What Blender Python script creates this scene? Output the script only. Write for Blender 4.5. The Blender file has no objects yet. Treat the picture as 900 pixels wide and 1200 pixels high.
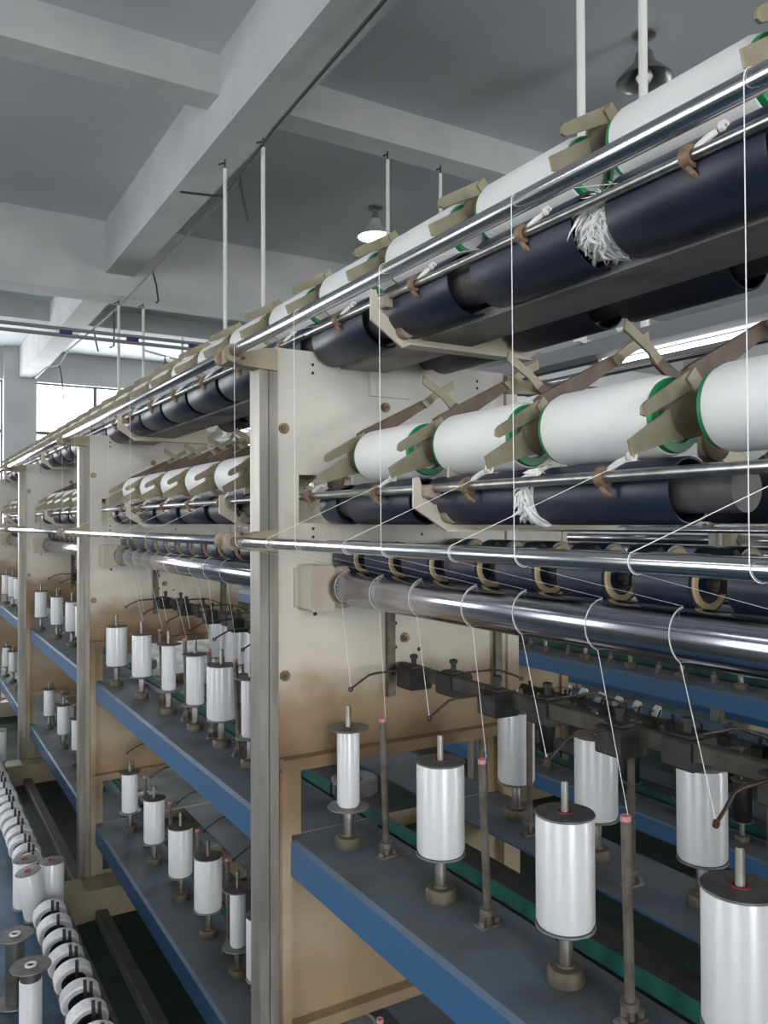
import bpy, math, random
from mathutils import Vector, Matrix
random.seed(7)
PI = math.pi
SC = bpy.context.scene
COL = SC.collection

# ------------------------------------------------------------------ materials
MATS = {}
def nt(m):
    m.use_nodes = True
    t = m.node_tree
    for n in list(t.nodes): t.nodes.remove(n)
    o = t.nodes.new('ShaderNodeOutputMaterial')
    b = t.nodes.new('ShaderNodeBsdfPrincipled')
    t.links.new(b.outputs[0], o.inputs[0])
    return t, b, o
def mat(name, col, rough=.5, metal=0., col2=None, scale=8., contrast=(.4, .65), bump=0., bscale=60., spec=.5, coat=0., stretch=None, rough2=None, detail=5.):
    m = bpy.data.materials.new(name); MATS[name] = m
    t, b, o = nt(m)
    b.inputs['Roughness'].default_value = rough
    b.inputs['Metallic'].default_value = metal
    b.inputs['Specular IOR Level'].default_value = spec
    b.inputs['Coat Weight'].default_value = coat
    b.inputs['Base Color'].default_value = (*col, 1)
    g = t.nodes.new('ShaderNodeNewGeometry')
    src = g.outputs['Position']
    if stretch:
        mp = t.nodes.new('ShaderNodeMapping'); mp.inputs['Scale'].default_value = stretch
        t.links.new(src, mp.inputs[0]); src = mp.outputs[0]
    if col2 is not None or rough2 is not None:
        n = t.nodes.new('ShaderNodeTexNoise'); n.inputs['Scale'].default_value = scale; n.inputs['Detail'].default_value = detail
        t.links.new(src, n.inputs['Vector'])
        r = t.nodes.new('ShaderNodeMapRange'); r.inputs['From Min'].default_value = contrast[0]; r.inputs['From Max'].default_value = contrast[1]
        t.links.new(n.outputs['Fac'], r.inputs['Value'])
        if col2 is not None:
            mx = t.nodes.new('ShaderNodeMix'); mx.data_type = 'RGBA'
            mx.inputs['A'].default_value = (*col, 1); mx.inputs['B'].default_value = (*col2, 1)
            t.links.new(r.outputs[0], mx.inputs['Factor']); t.links.new(mx.outputs['Result'], b.inputs['Base Color'])
        if rough2 is not None:
            r2 = t.nodes.new('ShaderNodeMapRange'); r2.inputs['To Min'].default_value = rough; r2.inputs['To Max'].default_value = rough2
            t.links.new(r.outputs[0], r2.inputs['Value']); t.links.new(r2.outputs[0], b.inputs['Roughness'])
    if bump:
        n2 = t.nodes.new('ShaderNodeTexNoise'); n2.inputs['Scale'].default_value = bscale
        t.links.new(src, n2.inputs['Vector'])
        bp = t.nodes.new('ShaderNodeBump'); bp.inputs['Strength'].default_value = bump; bp.inputs['Distance'].default_value = .004
        t.links.new(n2.outputs['Fac'], bp.inputs['Height']); t.links.new(bp.outputs[0], b.inputs['Normal'])
    return m

def emis(name, col, strength):
    m = bpy.data.materials.new(name); MATS[name] = m
    m.use_nodes = True; t = m.node_tree
    for n in list(t.nodes): t.nodes.remove(n)
    o = t.nodes.new('ShaderNodeOutputMaterial'); e = t.nodes.new('ShaderNodeEmission')
    e.inputs[0].default_value = (*col, 1); e.inputs[1].default_value = strength
    t.links.new(e.outputs[0], o.inputs[0])
    return m

mat('plaster', (.54, .545, .545), .9, col2=(.48, .49, .495), scale=2.5, bump=.05)
mat('slab', (.62, .65, .67), .95, col2=(.53, .56, .585), scale=.7, bump=.05, contrast=(.35, .7))
mat('wall_paint', (.50, .51, .51), .9, col2=(.44, .45, .45), scale=1.5)
mat('floor_green', (.004, .030, .017), .6, col2=(.010, .018, .013), scale=3., rough2=.8)
mat('chrome', (.60, .60, .64), .16, 1., col2=(.55, .55, .59), scale=12, stretch=(1, 2, 1), rough2=.2)
mat('chrome_roller', (.42, .42, .48), .13, 1., col2=(.37, .37, .43), scale=9, stretch=(1, 1.5, 1), rough2=.17)
mat('steel', (.24, .232, .215), .42, 1., col2=(.15, .142, .13), scale=25)
mat('rod_steel', (.46, .455, .45), .3, 1., col2=(.33, .32, .31), scale=12, stretch=(1, 3, 1))
mat('dull_steel', (.24, .22, .20), .5, .7, col2=(.13, .11, .09), scale=30)
mat('rusty_rod', (.17, .15, .13), .55, .5, col2=(.10, .085, .07), scale=40)
mat('navy', (.010, .015, .036), .36, col2=(.016, .021, .042), scale=6, spec=.5, rough2=.5)
mat('navy_dusty', (.012, .014, .028), .42, col2=(.03, .03, .04), scale=10)
mat('drum_inside', (.13, .125, .12), .6, .3, col2=(.06, .06, .06), scale=20)
mat('trough', (.30, .295, .29), .5, .4, col2=(.10, .098, .095), scale=9, contrast=(.5, .68), stretch=(1, .6, 1))
mat('cream', (.62, .585, .50), .45, col2=(.55, .51, .42), scale=6)
mat('cast_tan', (.42, .37, .26), .6, col2=(.33, .25, .16), scale=14, bump=.1, contrast=(.42, .7))
mat('rust_clamp', (.36, .32, .26), .65, col2=(.25, .17, .11), scale=30)
mat('olive_plate', (.34, .31, .22), .45, .3, col2=(.25, .22, .15), scale=22, bump=.08, contrast=(.4, .7))
mat('lever_brown', (.10, .065, .052), .5, .1, col2=(.16, .11, .085), scale=18)
mat('hub_brown', (.15, .115, .075), .55, col2=(.10, .075, .05), scale=20)
mat('ring_brown', (.25, .165, .10), .5, col2=(.16, .10, .06), scale=60)
mat('ceramic', (.78, .77, .74), .25)
mat('tube_green', (.012, .24, .085), .4)
mat('post_metal', (.39, .375, .34), .42, .55, col2=(.26, .245, .22), scale=20, stretch=(1, 1, .15))
mat('bolt', (.33, .28, .2), .45, .7, col2=(.2, .15, .09), scale=60)
mat('belt_green', (.0, .075, .058), .5, col2=(.005, .05, .04), scale=20)
mat('dark_rail', (.045, .042, .036), .6, .2, col2=(.085, .075, .06), scale=25)
mat('black_block', (.017, .016, .015), .6, col2=(.035, .032, .028), scale=40)
mat('wire_brown', (.09, .065, .05), .5, .5, col2=(.05, .035, .028), scale=50)
mat('puck', (.085, .075, .055), .6, .4, col2=(.14, .12, .085), scale=50)
mat('pink_tip', (.55, .24, .27), .5)
mat('flange_steel', (.19, .19, .19), .5, .7, col2=(.13, .127, .122), scale=40)
mat('flange_red', (.22, .03, .045), .5)
mat('pale_block', (.50, .455, .385), .45, col2=(.43, .37, .29), scale=14, contrast=(.5, .75))
mat('nip_end', (.46, .36, .20), .5, col2=(.36, .27, .14), scale=40)
mat('pipe_white', (.72, .72, .69), .45)
mat('pipe_grey', (.22, .23, .24), .5, .3)
mat('pipe_blue', (.03, .04, .13), .5)
mat('cable_black', (.03, .03, .03), .6)
mat('lamp_metal', (.30, .30, .30), .3, .8)
mat('lamp_white', (.62, .62, .61), .35, .3)
mat('fixture_grey', (.21, .215, .23), .5, .2)
mat('channel', (.085, .082, .072), .6, .2, col2=(.055, .055, .05), scale=12)
mat('bench_blue', (.035, .11, .22), .5, col2=(.022, .035, .05), scale=4, rough2=.6, contrast=(.4, .7))
mat('cake_white', (.72, .72, .74), .6, col2=(.62, .62, .65), scale=100)
mat('lint', (.88, .88, .88), .9)
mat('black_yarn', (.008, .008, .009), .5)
mat('frame_dark', (.04, .045, .05), .5)
mat('pane_frame', (.10, .105, .11), .5)
mat('disc_grey', (.25, .25, .25), .5, .5)

def yarn_mat(name, col, rough, axis):
    m = mat(name, col, rough, spec=.5)
    t = m.node_tree; b = [n for n in t.nodes if n.type == 'BSDF_PRINCIPLED'][0]
    tc = t.nodes.new('ShaderNodeTexCoord')
    w = t.nodes.new('ShaderNodeTexWave'); w.bands_direction = axis; w.inputs['Scale'].default_value = 45; w.inputs['Distortion'].default_value = 5.0
    w.inputs['Detail'].default_value = 3
    t.links.new(tc.outputs['Object'], w.inputs['Vector'])
    mx = t.nodes.new('ShaderNodeMix'); mx.data_type = 'RGBA'
    mx.inputs['A'].default_value = (*[c * .988 for c in col], 1); mx.inputs['B'].default_value = (*col, 1)
    t.links.new(w.outputs['Fac'], mx.inputs['Factor']); t.links.new(mx.outputs['Result'], b.inputs['Base Color'])
    bp = t.nodes.new('ShaderNodeBump'); bp.inputs['Strength'].default_value = .035; bp.inputs['Distance'].default_value = .001
    t.links.new(w.outputs['Fac'], bp.inputs['Height']); t.links.new(bp.outputs[0], b.inputs['Normal'])
    b.inputs['Sheen Weight'].default_value = .15
    if axis == 'Z':     # filaments wound round the bobbin: highlight stretched along its height
        tg = t.nodes.new('ShaderNodeTangent'); tg.direction_type = 'RADIAL'; tg.axis = 'Z'
        t.links.new(tg.outputs[0], b.inputs['Tangent'])
        b.inputs['Metallic'].default_value = .14
        b.inputs['Anisotropic'].default_value = .9; b.inputs['Anisotropic Rotation'].default_value = .25
    return m
yarn_mat('yarn', (.87, .87, .87), .45, 'Y')
yarn_mat('yarn_silk', (.74, .745, .76), .36, 'Z')
mat('thread', (.85, .85, .84), .5)

def plate_mat():
    # cream enamel with brown oil-and-dust deposits around the lips where the spindles throw dirt
    m = mat('plate', (.66, .635, .56), .42)
    t = m.node_tree; b = [n for n in t.nodes if n.type == 'BSDF_PRINCIPLED'][0]
    g = t.nodes.new('ShaderNodeNewGeometry'); s = t.nodes.new('ShaderNodeSeparateXYZ')
    t.links.new(g.outputs['Position'], s.inputs[0])
    n = t.nodes.new('ShaderNodeTexNoise'); n.inputs['Scale'].default_value = 5; n.inputs['Detail'].default_value = 6
    t.links.new(g.outputs['Position'], n.inputs['Vector'])
    ad = t.nodes.new('ShaderNodeMath'); ad.operation = 'MULTIPLY_ADD'; ad.inputs[1].default_value = .22; ad.inputs[2].default_value = -.11
    t.links.new(n.outputs['Fac'], ad.inputs[0])
    zz = t.nodes.new('ShaderNodeMath'); zz.operation = 'ADD'
    t.links.new(s.outputs['Z'], zz.inputs[0]); t.links.new(ad.outputs[0], zz.inputs[1])
    cr = t.nodes.new('ShaderNodeValToRGB'); cr.color_ramp.interpolation = 'EASE'
    r = t.nodes.new('ShaderNodeMath'); r.operation = 'DIVIDE'; r.inputs[1].default_value = 2.0
    t.links.new(zz.outputs[0], r.inputs[0]); t.links.new(r.outputs[0], cr.inputs[0])
    el = cr.color_ramp.elements
    pts = [(0, (.28, .235, .16)), (.10, (.36, .325, .24)), (.25, (.25, .18, .105)), (.30, (.31, .22, .13)), (.36, (.40, .33, .225)), (.43, (.41, .335, .225)), (.49, (.27, .185, .10)), (.545, (.19, .122, .065)), (.60, (.29, .20, .115)), (.645, (.58, .535, .44)), (.70, (.62, .60, .54)), (1, (.645, .63, .58))]
    el[0].position = pts[0][0]; el[0].color = (*pts[0][1], 1); el[1].position = 1; el[1].color = (*pts[-1][1], 1)
    for p, c in pts[1:-1]:
        e = el.new(p); e.color = (*c, 1)
    n2 = t.nodes.new('ShaderNodeTexNoise'); n2.inputs['Scale'].default_value = 9; n2.inputs['Detail'].default_value = 8
    mp = t.nodes.new('ShaderNodeMapping'); mp.inputs['Scale'].default_value = (1, 1, .5)
    t.links.new(g.outputs['Position'], mp.inputs[0]); t.links.new(mp.outputs[0], n2.inputs['Vector'])
    mr = t.nodes.new('ShaderNodeMapRange'); mr.inputs['From Min'].default_value = .58; mr.inputs['From Max'].default_value = .8; mr.inputs['To Max'].default_value = .5
    t.links.new(n2.outputs['Fac'], mr.inputs['Value'])
    mx = t.nodes.new('ShaderNodeMix'); mx.data_type = 'RGBA'; mx.inputs['B'].default_value = (.30, .22, .14, 1)
    t.links.new(mr.outputs[0], mx.inputs['Factor']); t.links.new(cr.outputs[0], mx.inputs['A']); t.links.new(mx.outputs['Result'], b.inputs['Base Color'])
plate_mat()

def shelf_mat():
    # blue enamel under settled grey-brown dust on the upward faces
    m = mat('shelf_blue', (.035, .11, .25), .42)
    t = m.node_tree; b = [n for n in t.nodes if n.type == 'BSDF_PRINCIPLED'][0]
    g = t.nodes.new('ShaderNodeNewGeometry'); s = t.nodes.new('ShaderNodeSeparateXYZ')
    t.links.new(g.outputs['Normal'], s.inputs[0])
    n = t.nodes.new('ShaderNodeTexNoise'); n.inputs['Scale'].default_value = 7; n.inputs['Detail'].default_value = 6
    t.links.new(g.outputs['Position'], n.inputs['Vector'])
    mr = t.nodes.new('ShaderNodeMapRange'); mr.inputs['From Min'].default_value = .3; mr.inputs['From Max'].default_value = .7
    mr.inputs['To Min'].default_value = .55; mr.inputs['To Max'].default_value = 1.
    t.links.new(n.outputs['Fac'], mr.inputs['Value'])
    st = t.nodes.new('ShaderNodeMapRange'); st.inputs['From Min'].default_value = .3; st.inputs['From Max'].default_value = .95
    t.links.new(s.outputs['Z'], st.inputs['Value'])
    mu = t.nodes.new('ShaderNodeMath'); mu.operation = 'MULTIPLY'
    t.links.new(mr.outputs[0], mu.inputs[0]); t.links.new(st.outputs[0], mu.inputs[1])
    mx = t.nodes.new('ShaderNodeMix'); mx.data_type = 'RGBA'
    mx.inputs['A'].default_value = (.04, .115, .235, 1); mx.inputs['B'].default_value = (.12, .125, .12, 1)
    t.links.new(mu.outputs[0], mx.inputs['Factor']); t.links.new(mx.outputs['Result'], b.inputs['Base Color'])
    n3 = t.nodes.new('ShaderNodeTexNoise'); n3.inputs['Scale'].default_value = 5.5; n3.inputs['Detail'].default_value = 4
    t.links.new(g.outputs['Position'], n3.inputs['Vector'])
    m3 = t.nodes.new('ShaderNodeMapRange'); m3.inputs['From Min'].default_value = .48; m3.inputs['From Max'].default_value = .68; m3.inputs['To Max'].default_value = .75
    t.links.new(n3.outputs['Fac'], m3.inputs['Value'])
    mu3 = t.nodes.new('ShaderNodeMath'); mu3.operation = 'MULTIPLY'
    t.links.new(m3.outputs[0], mu3.inputs[0]); t.links.new(st.outputs[0], mu3.inputs[1])
    mx3 = t.nodes.new('ShaderNodeMix'); mx3.data_type = 'RGBA'; mx3.inputs['B'].default_value = (.052, .050, .044, 1)
    t.links.new(mu3.outputs[0], mx3.inputs['Factor']); t.links.new(mx.outputs['Result'], mx3.inputs['A']); t.links.new(mx3.outputs['Result'], b.inputs['Base Color'])
    rr = t.nodes.new('ShaderNodeMapRange'); rr.inputs['To Min'].default_value = .38; rr.inputs['To Max'].default_value = .75
    t.links.new(mu.outputs[0], rr.inputs['Value']); t.links.new(rr.outputs[0], b.inputs['Roughness'])
shelf_mat()
emis('daylight_pane', (.96, .98, 1), 7.0)
emis('daylight_pane_front', (1, 1, 1), 15.0)
emis('tube_light', (1, .99, .97), 9.0)
emis('bulb_light', (1, .99, .96), 18.0)

# ------------------------------------------------------------------ mesh helpers
class MB:
    def __init__(s): s.v = []; s.f = []; s.m = []; s.cur = 0
    def add(s, vs, fs):
        o = len(s.v); s.v += [tuple(v) for v in vs]
        for f in fs: s.f.append([i + o for i in f]); s.m.append(s.cur)
        return s
    def box(s, x0, x1, y0, y1, z0, z1, ch=0.):
        if ch <= 0:
            vs = [(x, y, z) for z in (z0, z1) for y in (y0, y1) for x in (x0, x1)]
            return s.add(vs, [(0, 2, 3, 1), (4, 5, 7, 6), (0, 1, 5, 4), (2, 6, 7, 3), (0, 4, 6, 2), (1, 3, 7, 5)])
        c = ch; prof = [(x0 + c, z0), (x1 - c, z0), (x1, z0 + c), (x1, z1 - c), (x1 - c, z1), (x0 + c, z1), (x0, z1 - c), (x0, z0 + c)]
        return s.prism(prof, y0, y1)
    def prism(s, prof, y0, y1):            # profile in XZ, extruded along Y
        n = len(prof)
        a = sum(prof[i][0] * prof[(i + 1) % n][1] - prof[(i + 1) % n][0] * prof[i][1] for i in range(n))
        if a < 0: prof = prof[::-1]
        vs = [(x, y0, z) for x, z in prof] + [(x, y1, z) for x, z in prof]
        fs = [tuple(range(n)), tuple(range(2 * n - 1, n - 1, -1))]
        fs += [(i, i + n, (i + 1) % n + n, (i + 1) % n) for i in range(n)]
        return s.add(vs, fs)
    def prism_z(s, prof, z0, z1):
        n = len(prof)
        a = sum(prof[i][0] * prof[(i + 1) % n][1] - prof[(i + 1) % n][0] * prof[i][1] for i in range(n))
        if a < 0: prof = prof[::-1]
        vs = [(x, y, z0) for x, y in prof] + [(x, y, z1) for x, y in prof]
        fs = [tuple(range(n - 1, -1, -1)), tuple(range(n, 2 * n))]
        fs += [(i, (i + 1) % n, (i + 1) % n + n, i + n) for i in range(n)]
        return s.add(vs, fs)
    def lathe(s, prof, axis='Z', seg=24, c=(0, 0, 0), closed=False):   # prof: (r, h)
        vs = []; fs = []; n = len(prof)
        for r, h in prof:
            for i in range(seg):
                a = 2 * PI * i / seg; u, w = r * math.cos(a), r * math.sin(a)
                p = (u, w, h) if axis == 'Z' else ((w, h, u) if axis == 'Y' else (h, u, w))
                vs.append((p[0] + c[0], p[1] + c[1], p[2] + c[2]))
        rng = n if closed else n - 1
        for k in range(rng):
            k2 = (k + 1) % n
            for i in range(seg):
                j = (i + 1) % seg
                fs.append((k * seg + i, k * seg + j, k2 * seg + j, k2 * seg + i))
        if not closed:
            fs.append(tuple(range(seg - 1, -1, -1))); fs.append(tuple(range((n - 1) * seg, n * seg)))
        return s.add(vs, fs)
    def tube(s, pts, r, seg=10, cap=True):
        pts = [Vector(p) for p in pts]; n = len(pts); vs = []; fs = []
        rs = r if isinstance(r, (list, tuple)) else [r] * n
        prev = None
        for i, p in enumerate(pts):
            d = (pts[min(i + 1, n - 1)] - pts[max(i - 1, 0)]).normalized()
            if prev is None:
                u = d.orthogonal().normalized()
            else:
                u = prev - d * prev.dot(d)
                u = u.normalized() if u.length > 1e-6 else d.orthogonal().normalized()
            prev = u; w = d.cross(u)
            for k in range(seg):
                a = 2 * PI * k / seg; vs.append(p + (u * math.cos(a) + w * math.sin(a)) * rs[i])
        for i in range(n - 1):
            for k in range(seg):
                j = (k + 1) % seg; fs.append((i * seg + k, i * seg + j, (i + 1) * seg + j, (i + 1) * seg + k))
        if cap: fs.append(tuple(range(seg - 1, -1, -1))); fs.append(tuple(range((n - 1) * seg, n * seg)))
        return s.add(vs, fs)
    def mesh(s, name, mats, smooth=True):
        me = bpy.data.meshes.new(name); me.from_pydata(s.v, [], s.f)
        for mm in ([mats] if isinstance(mats, str) else mats): me.materials.append(MATS[mm])
        if len(set(s.m)) > 1: me.polygons.foreach_set('material_index', s.m)
        if smooth:
            me.polygons.foreach_set('use_smooth', [True] * len(me.polygons))
            me.set_sharp_from_angle(angle=math.radians(38))
        me.validate(); me.update()
        return me

def ob(name, me, parent=None, loc=(0, 0, 0), rot=(0, 0, 0), label=None):
    o = bpy.data.objects.new(name, me); COL.objects.link(o)
    o.location = loc; o.rotation_euler = rot
    if parent: o.parent = parent
    if label: o['label'] = label
    return o
def tag(o, label, cat, group=None, kind=None):
    o['label'] = label; o['category'] = cat
    if group: o['group'] = group
    if kind: o['kind'] = kind
    return o
def thing(name, label, cat, loc=(0, 0, 0), group=None):
    return tag(ob(name, None, None, loc), label, cat, group)
def struct(name, me, loc=(0, 0, 0), parent=None):
    o = ob(name, me, parent, loc)
    if not parent: o['kind'] = 'structure'
    return o
CACHE = {}
def M(key, fn):
    if key not in CACHE: CACHE[key] = fn()
    return CACHE[key]
def grid_plate(xs, zs, hole, y0, y1):
    """sheet in the XZ plane with rectangular cut-outs, one closed mesh"""
    b = MB(); nx, nz = len(xs), len(zs); idx = {}
    def vi(i, j, s):
        k = (i, j, s)
        if k not in idx: idx[k] = len(b.v); b.v.append((xs[i], y1 if s else y0, zs[j]))
        return idx[k]
    keep = {(i, j) for i in range(nx - 1) for j in range(nz - 1) if not hole((xs[i] + xs[i + 1]) / 2, (zs[j] + zs[j + 1]) / 2)}
    def F(*f): b.f.append(list(f)); b.m.append(0)
    for i, j in keep:
        F(vi(i, j, 0), vi(i + 1, j, 0), vi(i + 1, j + 1, 0), vi(i, j + 1, 0))
        F(vi(i, j, 1), vi(i, j + 1, 1), vi(i + 1, j + 1, 1), vi(i + 1, j, 1))
        if (i - 1, j) not in keep: F(vi(i, j, 0), vi(i, j + 1, 0), vi(i, j + 1, 1), vi(i, j, 1))
        if (i + 1, j) not in keep: F(vi(i + 1, j, 0), vi(i + 1, j, 1), vi(i + 1, j + 1, 1), vi(i + 1, j + 1, 0))
        if (i, j - 1) not in keep: F(vi(i, j, 0), vi(i, j, 1), vi(i + 1, j, 1), vi(i + 1, j, 0))
        if (i, j + 1) not in keep: F(vi(i, j + 1, 0), vi(i + 1, j + 1, 0), vi(i + 1, j + 1, 1), vi(i, j + 1, 1))
    return b

# ------------------------------------------------------------------ layout
BAY = 1.98; P = .283
def YF(k): return 1.60 + BAY * k
CX, CXT = 1.0, .945
def mirror(pts, c): return [(2 * c - x, z) for x, z in pts]
SP = {('upper', 'front', 0): [(.80, 1.487), (.828, 1.194), (.836, .888), (.84, .603)],
      ('upper', 'front', 1): [(.772, 3.44), (.80, 3.15), (.815, 2.84), (.825, 2.575), (.83, 2.34), (.83, 2.107), (.83, 1.83)],
      ('upper', 'front', 2): [(.765, 5.46), (.79, 5.02), (.81, 4.66), (.82, 4.42), (.82, 4.15)],
      ('upper', 'front', 3): [(.77, 7.40), (.79, 7.12), (.80, 6.85)],
      ('upper', 'rear', 0): [(1.20, 1.43), (1.19, 1.175), (1.20, .935), (1.20, .66)],
      ('upper', 'rear', 1): [(1.20, 3.44), (1.20, 3.22), (1.20, 3.0), (1.20, 2.77)],
      ('lower', 'front', 1): [(.82, 3.42), (.82, 3.05), (.82, 2.72), (.82, 2.435), (.82, 2.18), (.82, 2.0)],
      ('lower', 'front', 2): [(.80, 5.38), (.80, 4.87), (.81, 4.50), (.82, 4.25), (.82, 4.0)],
      ('lower', 'front', 3): [(.77, 7.40), (.79, 7.12), (.80, 6.85)]}
PO = {('upper', 0): [1.40, 1.075, .77], ('upper', 1): [3.28, 3.0, 2.71, 2.45, 2.22, 1.97], ('upper', 2): [5.2, 4.82, 4.55, 4.3],
      ('lower', 0): [1.41], ('lower', 1): [3.44, 3.22, 2.88, 2.58, 2.31, 2.08], ('lower', 2): [5.46, 5.1, 4.7, 4.38]}
ORD = ['first', 'second', 'third', 'fourth', 'fifth', 'sixth', 'seventh', 'eighth', 'ninth', 'tenth', 'eleventh', 'twelfth']

# ------------------------------------------------------------------ the room
ZC = 4.5; X0, X1, Y0, Y1 = -6.0, 10.0, -5.0, 14.66
struct('floor', MB().box(X0 - .2, X1 + .2, Y0 - .2, Y1 + .2, -.12, 0).mesh('floor', 'floor_green', False))
struct('ceiling', MB().box(X0 - .2, X1 + .2, Y0 - .2, Y1 + .2, ZC, ZC + .15).mesh('ceiling', 'slab', False))
WN = [0]
def wall_along_x(name, y, ythick, wins, z0, z1, pm='daylight_pane'):
    ya, yb = min(y, y + ythick), max(y, y + ythick)
    xs = sorted({X0, X1, *[a for w in wins for a in w]}); zs = [0, z0, z1, ZC]
    b = grid_plate(xs, zs, lambda x, z: z0 < z < z1 and any(a < x < c for a, c in wins), ya, yb)
    struct(name, b.mesh(name, 'wall_paint', False))
    for a, c in wins:
        WN[0] += 1; ym = y + ythick * .6; e = .012
        n = max(1, round((c - a) / .85)); xs_ = [a + (c - a) * i / n for i in range(n + 1)]
        zz = [z0, z0 + (z1 - z0) * .42, z1 - .845, z1]
        f = MB(); r = .028
        for x in xs_: f.box(x - r, x + r, ym - .03, ym + .03, z0, z1)
        for z in zz: f.box(a, c, ym - .025, ym + .025, z - r, z + r)
        o = struct('window_%d' % WN[0], f.mesh('window_frame', 'pane_frame', False))
        ob('pane', MB().box(a + e, c - e, ym - .004, ym + .004, z0 + e, z1 - e).mesh('pane', pm, False), o)
def wall_along_y(name, x, xthick, wins, z0, z1):
    xa, xb = min(x, x + xthick), max(x, x + xthick)
    ys = sorted({Y0, Y1, *[a for w in wins for a in w]}); zs = [0, z0, z1, ZC]
    b = grid_plate(ys, zs, lambda u, z: z0 < z < z1 and any(a < u < c for a, c in wins), -xb, -xa)
    b.v = [(-v[1], v[0], v[2]) for v in b.v]
    struct(name, b.mesh(name, 'wall_paint', False))
    for a, c in wins:
        WN[0] += 1; xm = x + xthick * .6; e = .012
        n = max(1, round((c - a) / .85)); f = MB(); r = .028
        for i in range(n + 1):
            u = a + (c - a) * i / n; f.box(xm - .03, xm + .03, u - r, u + r, z0, z1)
        for z in (z0, z0 + (z1 - z0) * .42, z1 - .845, z1): f.box(xm - .025, xm + .025, a, c, z - r, z + r)
        o = struct('window_%d' % WN[0], f.mesh('window_frame', 'pane_frame', False))
        ob('pane', MB().box(xm - .004, xm + .004, a + e, c - e, z0 + e, z1 - e).mesh('pane', 'daylight_pane', False), o)
wall_along_x('wall_back', Y1, .24, [(-4.6, -2.2), (-1.4, 1.47), (1.97, 4.9), (5.5, 8.6)], 1.1, 3.97)
wall_along_x('wall_front', Y0, -.24, [(-2.0, .2), (5.6, 7.8)], 1.1, 3.6, 'daylight_pane_front')
wall_along_y('wall_left', X0, -.24, [(-3.6, -.8), (2.6, 5.4), (9.0, 11.8)], 1.1, 3.6)  # unseen wall; its windows are added to light the hall from the side
wall_along_y('wall_right', X1, .24, [], 1.1, 3.6)
ti = 0
def trim(b, m='plaster'):
    global ti
    ti += 1; o = struct('trim_%d' % ti, b.mesh('beam', m, False))
for xa in (-2.6, 1.70, 6.0): trim(MB().box(xa, xa + .27, Y0, Y1, 4.0, ZC))
for ya, zb, w in ((-2.4, 3.80, .32), (1.4, 4.25, .2), (4.82, 4.25, .22), (8.045, 3.80, .34), (11.4, 4.25, .22)): trim(MB().box(X0, X1, ya, ya + w, zb, ZC))
trim(MB().box(1.47, 1.97, Y1 - .12, Y1, 0, ZC), 'wall_paint')

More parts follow.
